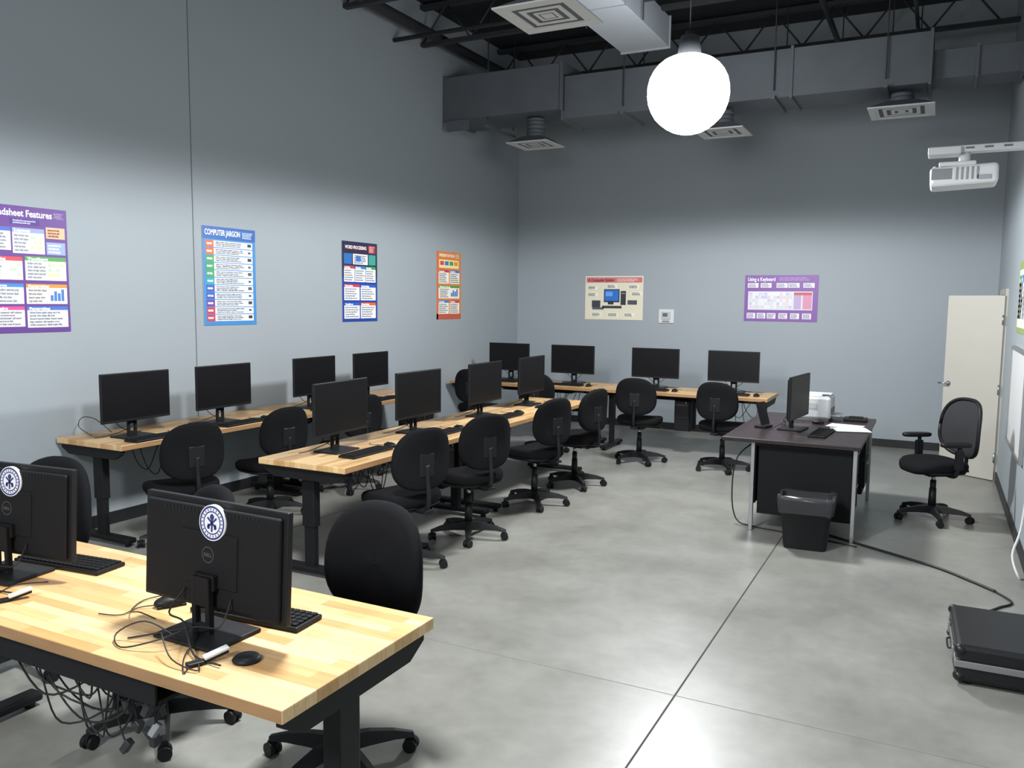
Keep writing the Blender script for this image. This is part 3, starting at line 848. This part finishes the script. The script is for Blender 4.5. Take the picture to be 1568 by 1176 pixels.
b.tube([(-1.27, 7.0, .70), (-1.42, 6.9, .55), (-1.45, 6.88, .25), (-1.40, 6.85, .04), (-1.25, 6.8, .01), (-1.0, 6.75, .008), (-.7, 6.68, .008), (-.45, 6.60, .008)], .006, CABLE, 8)
adopt(b.obj('desk_cable'), desk)
b = MB()
P = [(-.72, 6.86), (-.4, 6.66), (-.15, 6.50), (.10, 6.33), (.30, 6.12), (.42, 5.98)]
b.tube([(x, y, .007) for x, y in P], .011, CABLE, 8)
b.tube([(.42, 5.98, .007), (.50, 5.80, .007), (.42, 5.66, .007), (.36, 5.52, .007), (.45, 5.40, .007), (.56, 5.5, .02)], .007, CABLE, 8)
b.obj('floor_cable')
b = MB(); b.tube([(XR - .02, 6.6, .55), (XR - .05, 6.5, .3), (XR - .10, 6.35, .16), (XR - .07, 6.2, .06), (XR - .03, 6.3, .02)], .008, CABLEW, 8); b.obj('wall_cable')

# trash bin
b = MB()
def rring(w, d, z, r=.04, n=6, wob=0):
    pts = []
    for cx, cy, a0 in ((w / 2 - r, d / 2 - r, 0), (-w / 2 + r, d / 2 - r, PI / 2), (-w / 2 + r, -d / 2 + r, PI), (w / 2 - r, -d / 2 + r, 1.5 * PI)):
        for i in range(n):
            a = a0 + PI / 2 * i / (n - 1)
            k = random.uniform(-wob, wob)
            pts.append((cx + r * math.cos(a) + k, cy + r * math.sin(a) + k, z + random.uniform(-wob, wob)))
    return pts
def loft(rings, mat, smooth=True):
    n = len(rings[0]); vs = [p for r in rings for p in r]; fs = []
    for k in range(len(rings) - 1):
        for i in range(n):
            j = (i + 1) % n; fs.append((k * n + i, k * n + j, (k + 1) * n + j, (k + 1) * n + i))
    b.geo(vs, fs, mat, smooth)
loft([rring(.30, .21, .0), rring(.31, .22, .02), rring(.365, .26, .36), rring(.385, .28, .365), rring(.385, .28, .385), rring(.36, .255, .385), rring(.30, .21, .03)], BIN)
b.box((0, 0, .02), (.27, .18, .02), BIN)
loft([rring(.375, .27, .27, wob=.008), rring(.40, .30, .33, wob=.008), rring(.405, .30, .37, wob=.006), rring(.40, .295, .405, wob=.010), rring(.35, .25, .395, wob=.008), rring(.32, .22, .30, wob=.008)], LINER)
b.obj('waste_bin', (-.80, 6.45, 0), 4)

# ------------------------------------------------------------------ equipment case
b = MB()
b.box((0, 0, .065), (.46, .62, .10), CASEBLK, .02); b.box((0, 0, .155), (.46, .62, .085), CASEBLK, .02)
b.box((0, 0, .106), (.468, .628, .034), CHROME, .003); b.box((0, 0, .086), (.466, .626, .006), PLAST)
for sx in (-1, 1):
    for sy in (-1, 1):
        b.sphere((sx * .21, sy * .29, .17), (.03, .03, .028), CASEBLK, 12, 8); b.sphere((sx * .21, sy * .29, .04), (.03, .03, .028), CASEBLK, 12, 8)
        b.cyl((sx * .17, sy * .26, 0), (sx * .17, sy * .26, .02), .02, PLAST)
for y in (-.18, .18): b.box((-.236, y, .115), (.012, .05, .06), CHROME, .003)
b.tube([(-.235, -.07, .09), (-.250, -.06, .085), (-.250, .06, .085), (-.235, .07, .09)], .005, PLAST, 8)
b.obj('equipment_case', (.385, 4.72, 0), 2)

# ------------------------------------------------------------------ projector on wall arm
b = MB()
b.box((XR - .015, 6.45, 2.84), (.03, .22, .26), WHITE, .004)
b.box((.26, 6.45, 2.865), (.74, .10, .045), WHITE, .006)
b.box((-.02, 6.45, 2.855), (.20, .18, .05), WHITE, .008)
for i in range(5): b.box((.02 + i * .11, 6.398, 2.868), (.05, .003, .012), hx('6a6d70'))
b.cyl((.10, 6.45, 2.76), (.10, 6.45, 2.85), .035, WHITE)
b.box((.10, 6.45, 2.68), (.40, .30, .13), WHITE, .025, rot=(0, -.04, 0), seg=3)
b.box((.06, 6.38, 2.755), (.22, .16, .03), WHITE, .01); b.box((-.03, 6.298, 2.69), (.12, .006, .07), hx('7c7f82'))
for i in range(5): b.box((.06 + i * .03, 6.297, 2.69), (.012, .006, .08), hx('8a8d90'))
b.box((.22, 6.297, 2.66), (.08, .006, .03), hx('9a9da0'))
b.sphere((-.02, 6.42, 2.75), (.07, .07, .02), hx('33363a'), 16, 8)
b.tube([(.52, 6.42, 2.86), (.585, 6.38, 2.80), (.60, 6.36, 2.6), (.61, 6.36, 2.2), (.615, 6.36, 1.5)], .007, CABLE, 8)
b.obj('wall_projector')

# ------------------------------------------------------------------ world, camera
w = bpy.data.worlds.new('world'); scene.world = w; w.use_nodes = True
w.node_tree.nodes['Background'].inputs[0].default_value = (.5, .55, .6, 1)
w.node_tree.nodes['Background'].inputs[1].default_value = 0.05

cam = bpy.data.cameras.new('camera'); co = bpy.data.objects.new('camera', cam); scene.collection.objects.link(co)
cam.sensor_width = 36; cam.sensor_fit = 'HORIZONTAL'; cam.lens = 36 * 1268 / 1568; cam.clip_start = .05
yaw, pit, roll = math.radians(27.1), math.radians(5.7), .010
F = Vector((-math.sin(yaw) * math.cos(pit), math.cos(yaw) * math.cos(pit), -math.sin(pit)))
R = Vector((math.cos(yaw), math.sin(yaw), 0)); U = R.cross(F)
Rc = R * math.cos(roll) + U * math.sin(roll); Uc = U * math.cos(roll) - R * math.sin(roll)
M = Matrix(((Rc.x, Uc.x, -F.x, 0), (Rc.y, Uc.y, -F.y, 0), (Rc.z, Uc.z, -F.z, 1.82), (0, 0, 0, 1)))
co.matrix_world = M
scene.camera = co
print('done', len(scene.objects))
